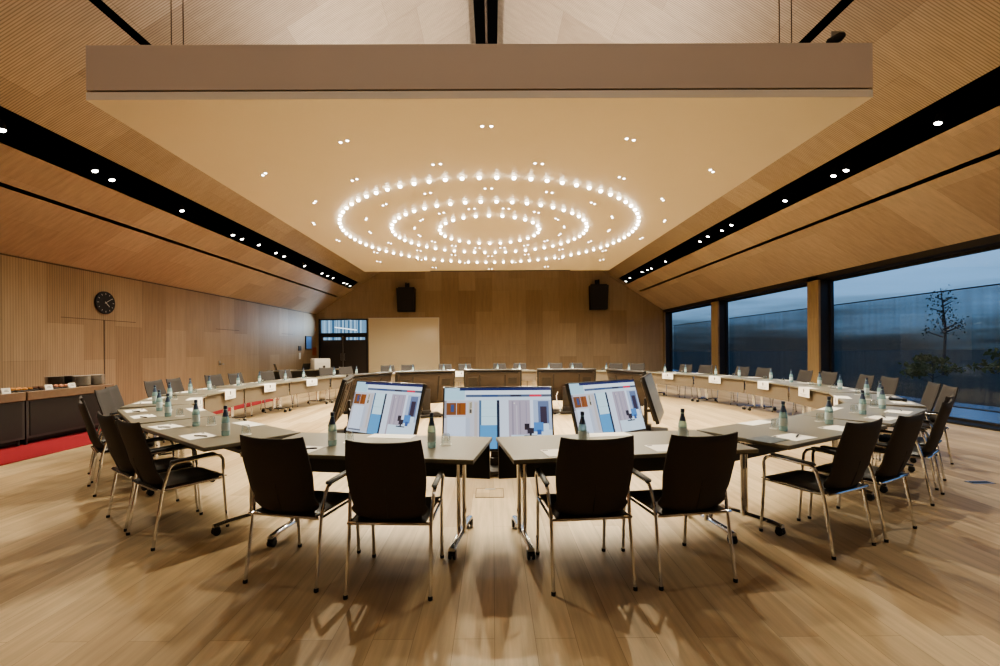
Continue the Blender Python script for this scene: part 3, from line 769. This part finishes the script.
# ---------------------------------------------------------------- carpet and buffet
tag(MB().rbox((XL + .01, YF + .1, .0), (-6.5, 13.6, .012), .003, 1, smooth=False).build('red_carpet', M['red']), 'long red carpet strip on the oak floor beneath the buffet', 'carpet')
def buffet(y0, y1, label):
    t = thing('buffet_counter', label, 'cabinet', (-7.8, (y0 + y1) / 2, .012))
    h = (y1 - y0) / 2 - .012
    MB().box((-.34, -h, .1), (.34, h, .71)).build('body', M['bframe'], t)
    MB().box((.34, -h + .05, .14), (.352, h - .05, .69)).build('front_panel', M['buffet'], t)
    MB().rbox((-.36, -h, .71), (.37, h, .85), .008, 1, smooth=False).build('worktop', M['btop'], t)
    MB().box((-.3, -h + .06, .04), (.28, h - .06, .1)).build('plinth', M['black'], t)
    for s in (-1, 1):
        for x in (-.28, .28):
            MB().tube([(x, s * (h - .05), 0), (x, s * (h - .05), .1)], .022, 8).build('foot', M['rubber'], t)
buffet(3.6, 5.35, 'dark fronted buffet counter nearest the camera end of the left wall')
buffet(5.35, 7.1, 'dark fronted buffet counter cut by the left picture edge, carrying pastries')
buffet(7.1, 8.75, 'dark fronted buffet counter carrying the plate stacks at its far end')
ZB = .863
# plates
pl0 = None
for i, (px, py) in enumerate([(-8.0, 8.12), (-7.98, 8.41), (-7.69, 8.33), (-7.67, 8.61)]):
    for k in range(11):
        lab = 'grey white china plate in the %s buffet stack counted from the camera end' % ORD[i + 1]
        loc = (px + rj.uniform(-.003, .003), py + rj.uniform(-.004, .004), ZB + k * .0165)
        if pl0 is None:
            pl0 = MB().lathe([(.004, .004), (.075, 0), (.085, .006), (.13, .016), (.133, .02), (.085, .011), (.004, .008)], 20).build('plate', M['plateg'])
            tag(pl0, lab, 'plate', 'plates in buffet stack %s' % ORD[i + 1]); pl0.location = loc
        else:
            c = pl0.copy(); C.objects.link(c); c.location = loc; c['label'] = lab; c['group'] = 'plates in buffet stack %s' % ORD[i + 1]
            if i >= 2 and k == 0:
                pm = pl0.data.copy(); pm.materials[0] = M['plate']
            if i >= 2: c.data = pm
# trays with food
kinds = []
def roll_mesh(kind):
    mb = MB()
    if kind == 'croissant':
        pts = []; rr = []
        for j in range(9):
            a = -1.2 + 2.4 * j / 8; pts.append((.04 * math.sin(a), .04 * math.cos(a) - .03, .02)); rr.append(.005 + .017 * math.cos(a * 1.1) ** 1.0)
        mb.tube(pts, rr, 8)
    elif kind == 'sandwich_roll':
        mb.lathe([(.004, 0), (.03, .002), (.034, .014), (.028, .03), (.004, .038)], 12)
    else:
        mb.rbox((-.04, -.018, 0), (.04, .018, .032), .01, 2)
    return mb
proto = {}
n_t = 0
for i, yc in enumerate([5.9, 6.38, 6.83, 7.22, 7.58, 7.94]):
    tr = thing('serving_tray', 'dark slate serving tray with baked snacks, %s from the camera end of the buffet' % ORD[i + 1], 'tray', (-7.70, yc, ZB), 0, 'slate trays on the buffet')
    MB().rbox((-.17, -.165, 0), (.17, .165, .018), .004, 1, smooth=False).build('slab', M['slate'], tr)
    kd = ['croissant', 'sandwich_roll', 'pastry_bar', 'croissant', 'pastry_bar', 'sandwich_roll'][i]
    mt = {'croissant': M['bread'], 'sandwich_roll': M['pink'], 'pastry_bar': M['choc']}[kd]
    for a in range(3):
        for b in range(3):
            loc = (-7.70 + (a - 1) * .1 + rj.uniform(-.01, .01), yc + (b - 1) * .1 + rj.uniform(-.008, .008), ZB + .018)
            lab = {'croissant': 'golden baked croissant', 'sandwich_roll': 'small round ham roll', 'pastry_bar': 'dark chocolate pastry bar'}[kd] + ' on the %s buffet tray from the camera end' % ORD[i + 1]
            g = 'snacks on the %s buffet tray' % ORD[i + 1]
            if kd not in proto:
                proto[kd] = roll_mesh(kd).build(kd, mt)
                o = proto[kd]
            else:
                o = proto[kd].copy(); C.objects.link(o)
            o.location = loc; o.rotation_euler = (0, 0, rj.uniform(0, 6) if kd != 'pastry_bar' else 1.57 + rj.uniform(-.2, .2)); tag(o, lab, 'snack', g)
for i, yc in enumerate([6.83, 7.49, 7.9]):
    t = thing('food_sign', 'small white folded food card on the buffet edge, %s from the camera end' % ORD[i + 1], 'sign', (-7.46, yc, ZB), 0, 'food cards on the buffet')
    t.rotation_euler = (0, 0, -.2)
    MB().add([(-.0, -.055, 0), (0, .055, 0), (-.025, .055, .085), (-.025, -.055, .085), (-.05, -.055, 0), (-.05, .055, 0)], [(0, 1, 2, 3), (3, 2, 5, 4)]).build('card', M['paper'], t)
    MB().add([(-.007, -.03, .03), (-.007, .03, .03), (-.0088, .03, .036), (-.0088, -.03, .036)], [(0, 1, 2, 3)]).add([(-.0125, -.02, .05), (-.0125, .02, .05), (-.0143, .02, .056), (-.0143, -.02, .056)], [(0, 1, 2, 3)]).build('text_line', M['ink'], t)

# ---------------------------------------------------------------- wall things
t = thing('wall_clock', 'round black wall clock with pale hour marks on the left wall', 'clock', (XL, 10.35, 2.63), 0)
RX = Matrix.Rotation(PI / 2, 4, 'Y')
MB().lathe([(.25, 0), (.262, .01), (.262, .04), (.25, .05), (.24, .045)], 32, T=RX).build('case', M['black'], t)
MB().lathe([(.004, .0455), (.24, .0455), (.24, .046)], 32, T=RX).build('dial', M['speaker'], t)
wm = mat('clock marks', lin(190, 186, 178), .5)
mb = MB()
for k in range(12):
    a = k * PI / 6; T = Matrix.Rotation(-a, 4, 'X')
    mb.box((.0465, -.006, .185), (.048, .006, .22 if k % 3 else .225), T=T)
mb.build('hour_mark', wm, t)
for a, l, w, nm in ((-2.3, .13, .009, 'hour_hand'), (-1.0, .19, .006, 'minute_hand')):
    MB().box((.049, -w, -.03), (.051, w, l), T=Matrix.Rotation(a, 4, 'X')).build(nm, wm, t)

def speaker(x, z0, z1, label):
    t = thing('wall_mounted_speaker', label, 'speaker', (x, YB - .4, z0))
    h = z1 - z0
    w = .45
    MB().add([(-w * .93, .25, 0), (w * .93, .25, 0), (w * .9, -.2, .0), (-w * .9, -.2, 0), (-w, .25, h), (w, .25, h), (w, -.25, h), (-w, -.25, h)],
             [(0, 3, 2, 1), (4, 5, 6, 7), (3, 7, 6, 2), (0, 4, 7, 3), (2, 6, 5, 1), (1, 5, 4, 0)]).build('cabinet', M['black'], t)
    MB().add([(-w * .85, -.206, .05), (w * .85, -.206, .05), (w * .93, -.252, h - .05), (-w * .93, -.252, h - .05)], [(0, 1, 2, 3)]).build('grille', M['speaker'], t)
    MB().box((-.4, -.03, h + .02), (.42, .03, h + .07)).box((-.05, -.03, h), (.05, .03, h + .3)).box((-.03, 0, h + .2), (.03, .37, h + .26)).box((-.1, .37, h + .1), (.1, .39, h + .34)).build('bracket', M['black'], t)
speaker((406.5 - 492.5) / 445 * 22.4, 3.38, 4.55, 'black loudspeaker on the back wall above the cream board')
speaker((599 - 492.5) / 445 * 22.4, 3.42, 4.63, 'black loudspeaker on the bare part of the back wall')
t = thing('cream_board', 'tall cream white presentation board on the back wall by the door', 'board', (-4.54, YB, 0))
MB().rbox((-1.79, -.05, .02), (1.79, -.005, 3.08), .02, 2).build('board', M['cream'], t)
MB().box((1.79, -.03, .02), (1.82, -.005, 3.1)).box((-1.82, -.03, 3.08), (1.82, -.005, 3.11)).build('frame', M['paper'], t)

# left wall far end: wall display, thermostat, leaflet
def lw(name, label, cat, y, z, w, h, m, dep=.03):
    o = MB().rbox((0, -w / 2, -h / 2), (dep, w / 2, h / 2), .005, 1, smooth=False).build(name, m, loc=(XL, y, z)); return tag(o, label, cat)
yq = lambda px: 445 * 9.03 / (492.5 - px)
t = thing('wall_display', 'small portrait display with a blue picture near the double door', 'display', (XL, yq(308), 1.5 + .35), 0)
MB().rbox((0, -.34, -.33), (.05, .34, .33), .01, 1, smooth=False).build('casing', M['bezel'], t)
MB().box((.05, -.3, -.29), (.052, .3, .29)).build('screen', M['sky_blue'], t)
lw('wall_thermostat', 'dark square control panel on the left wall beside the display', 'control', yq(299.5), 1.58, .3, .22, M['mrib'])
lw('light_switch', 'white switch plate below the dark control panel', 'switch', yq(299.5), 1.22, .18, .3, M['white'], .02)
lw('wall_poster', 'brick red notice on the left wall next to the double door', 'poster', yq(314.5), 1.42, .55, .4, M['redl'], .01)

# technician desk
dd = Vector((-6.0, 17.9)) - Vector((-8.3, 16.4)); ang = math.atan2(dd.y, dd.x)
t = thing('side_desk', 'narrow grey technician desk by the left wall before the double door', 'desk', (-7.15, 17.15, 0), ang)
MB().rbox((-1.35, -.35, .71), (1.35, .35, .74), .004, 1, smooth=False).build('desktop', M['top'], t)
for s in (-1, 1):
    for y in (-.3, .3): MB().tube([(s * 1.28, y, 0), (s * 1.28, y, .71)], .02, 8).build('leg', M['chrome'], t)
MB().box((-1.3, .3, .35), (1.3, .32, .7)).build('modesty_panel', M['buffet'], t)
def laptop(u, v, rz, label):
    c, s_ = math.cos(ang), math.sin(ang)
    t = thing('laptop', label, 'laptop', (-7.15 + u * c - v * s_, 17.15 + u * s_ + v * c, .741), rz)
    MB().rbox((-.18, -.12, 0), (.18, .12, .018), .004, 1).build('keyboard_base', M['bezel'], t)
    MB().rbox((-.18, 0, 0), (.18, .01, .24), .003, 1, T=Matrix.Translation((0, .12, .015)) @ Matrix.Rotation(-.3, 4, 'X')).build('lid', M['bezel'], t)
laptop(-.95, 0, 2.2, 'open black laptop at the wall end of the side desk')
laptop(-.15, -.05, -2.0, 'open black laptop beside the white box on the side desk')
t = thing('projector_box', 'white boxy device standing on the side desk', 'device', (-6.75, 17.45, .741), ang + .2)
MB().rbox((-.32, -.2, 0), (.32, .2, .42), .03, 2).build('body', M['white'], t)
MB().box((-.2, -.205, .26), (.2, -.2, .36)).build('panel', M['paper'], t); MB().lathe([(.05, 0), (.05, .02)], 12, T=Matrix.Translation((.05, -.2, .1)) @ Matrix.Rotation(PI / 2, 4, 'X')).build('knob', M['mrib'], t)

# ---------------------------------------------------------------- lights
def lamp(kind, name, loc, energy, col, **kw):
    l = bpy.data.lights.new(name, kind); l.energy = energy; l.color = col
    for k, v in kw.items():
        if k != 'rot': setattr(l, k, v)
    o = bpy.data.objects.new(name, l); C.objects.link(o); o.location = loc
    if 'rot' in kw: o.rotation_euler = kw['rot']
    return o
WARM = (1, .92, .735)
for k in range(12):
    a = 2 * PI * (k + .5) / 12
    lamp('SPOT', 'ring_light', (RC[0] + 3.44 * math.cos(a), 10.44 + 3.44 * math.sin(a), CZ - .08), 235, WARM, spot_size=2.6, spot_blend=.6, shadow_soft_size=.035)
for k in range(6):
    a = 2 * PI * k / 6
    lamp('SPOT', 'ring_light', (RC[0] + 1.9 * math.cos(a), 10.25 + 1.9 * math.sin(a), CZ - .08), 190, WARM, spot_size=2.6, spot_blend=.6, shadow_soft_size=.035)
for k in (3, 9, 11, 13, 15, 1, 5, 7):   # lamps near the canopy rim
    a = 2 * PI * k / 16
    x, y = RC[0] + 4.85 * math.cos(a), 10.25 + 4.85 * math.sin(a)
    if not CX0 + .2 < x < CX1 - .2: continue
    lamp('SPOT', 'rim_light', (x, y, CZ - .03), 200, WARM, spot_size=2.3, spot_blend=.7, shadow_soft_size=.03)
for s, x in ((-1, -6.9), (1, 6.55)):
    for y in (4.6, 7.6, 10.6, 13.8, 18.5):
        z = (zl(x) if s < 0 else zr(x)) - .08
        lamp('SPOT', 'trough_light', (x, y, z), 200, WARM, spot_size=2.3, spot_blend=.8, shadow_soft_size=.05, rot=(0, s * .12, 0))
for x in (-4.5, 4.5):
    zz = (zl(x) if x < XRIDGE else zr(x)) - .7
    lamp('SPOT', 'rear_fill_light', (x, -1.2, zz), 110, (1, .9, .78), spot_size=2.4, spot_blend=.8, shadow_soft_size=.12)  # added fill spots behind the camera, no fixture modelled
for x in (-2.6, 2.6):
    lamp('SPOT', 'fascia_fill_light', (x, -2.2, 5.6), 260, (1, .92, .84), spot_size=1.5, spot_blend=1, shadow_soft_size=.12, rot=(PI / 2 - .04, 0, -x * .03))  # added unseen spots behind the camera, brightening the canopy fascia
for x in (-5.5, -1.8, 1.8, 5.5):
    lamp('SPOT', 'back_wall_fill', (max(-4, min(3.8, x)), 14.9, CZ - .12), 420, WARM, spot_size=1.45, spot_blend=1, shadow_soft_size=.03, rot=(.82, 0, -x * .06))  # added wash from the canopy's rear edge to brighten the back wall
# uplights on top of the canopy, aimed at the ridge
for x in (-1.9, 1.7):
    for y in (7.0, 9.6, 13.0):
        lamp('AREA', 'uplight', (x, y, CT + .08), 62, (1, .93, .83), shape='RECTANGLE', size=.5, size_y=1.2, rot=(PI, 0, 0))
# cool daylight through the transom
lamp('SPOT', 'corridor_daylight', (-7.2, YB + .6, 2.75), 420, (.6, .8, 1), spot_size=1.5, spot_blend=1, shadow_soft_size=.2, rot=(-PI / 2 - .04, 0, -.5))

# ---------------------------------------------------------------- dusk sky
w = bpy.data.worlds.new('dusk'); sc.world = w; w.use_nodes = True
nt = w.node_tree; N = nt.nodes.new; L = nt.links.new; bg = nt.nodes['Background']
tc = N('ShaderNodeTexCoord'); sx = N('ShaderNodeSeparateXYZ'); L(tc.outputs['Generated'], sx.inputs[0])
mp = N('ShaderNodeMapping'); mp.inputs['Scale'].default_value = (3, 3, 26); L(tc.outputs['Generated'], mp.inputs[0])
no = N('ShaderNodeTexNoise'); no.inputs['Scale'].default_value = 1.6; no.inputs['Detail'].default_value = 5; L(mp.outputs[0], no.inputs['Vector'])
ma = N('ShaderNodeMath'); ma.operation = 'MULTIPLY_ADD'; ma.inputs[1].default_value = .13; ma.inputs[2].default_value = -.065; L(no.outputs['Fac'], ma.inputs[0])
ad = N('ShaderNodeMath'); ad.operation = 'ADD'; L(sx.outputs[2], ad.inputs[0]); L(ma.outputs[0], ad.inputs[1])
cr = N('ShaderNodeValToRGB'); L(ad.outputs[0], cr.inputs[0])
els = cr.color_ramp.elements
els[0].position = 0; els[0].color = lin(40, 48, 56)
els[1].position = .03; els[1].color = lin(64, 80, 92)
for p, c in ((.065, (92, 122, 148)), (.1, (112, 150, 186)), (.16, (120, 160, 200)), (.5, (80, 110, 160))):
    q = els.new(p); q.color = lin(*c)
L(cr.outputs[0], bg.inputs[0]); bg.inputs[1].default_value = 1.15

# ---------------------------------------------------------------- camera
cam = bpy.data.cameras.new('camera'); co = bpy.data.objects.new('camera', cam); C.objects.link(co)
co.location = (0, 0, 1.5)
co.rotation_mode = 'QUATERNION'
co.rotation_quaternion = (Matrix.Rotation(PI / 2, 4, 'X') @ Matrix.Rotation(-.0075, 4, 'Z')).to_quaternion()
cam.sensor_width = 36; cam.lens = 445 * 36 / 1000; cam.shift_x = .0075; cam.shift_y = .0155; cam.clip_end = 400
sc.camera = co

sc.view_settings.view_transform = 'AgX'; sc.view_settings.look = 'AgX - Medium High Contrast'
sc.view_settings.exposure = .42
sc.cycles.use_denoising = True
sc.cycles.max_bounces = 7; sc.cycles.diffuse_bounces = 4; sc.cycles.transparent_max_bounces = 14
sc.cycles.sample_clamp_indirect = 4; sc.cycles.caustics_reflective = False; sc.cycles.caustics_refractive = False
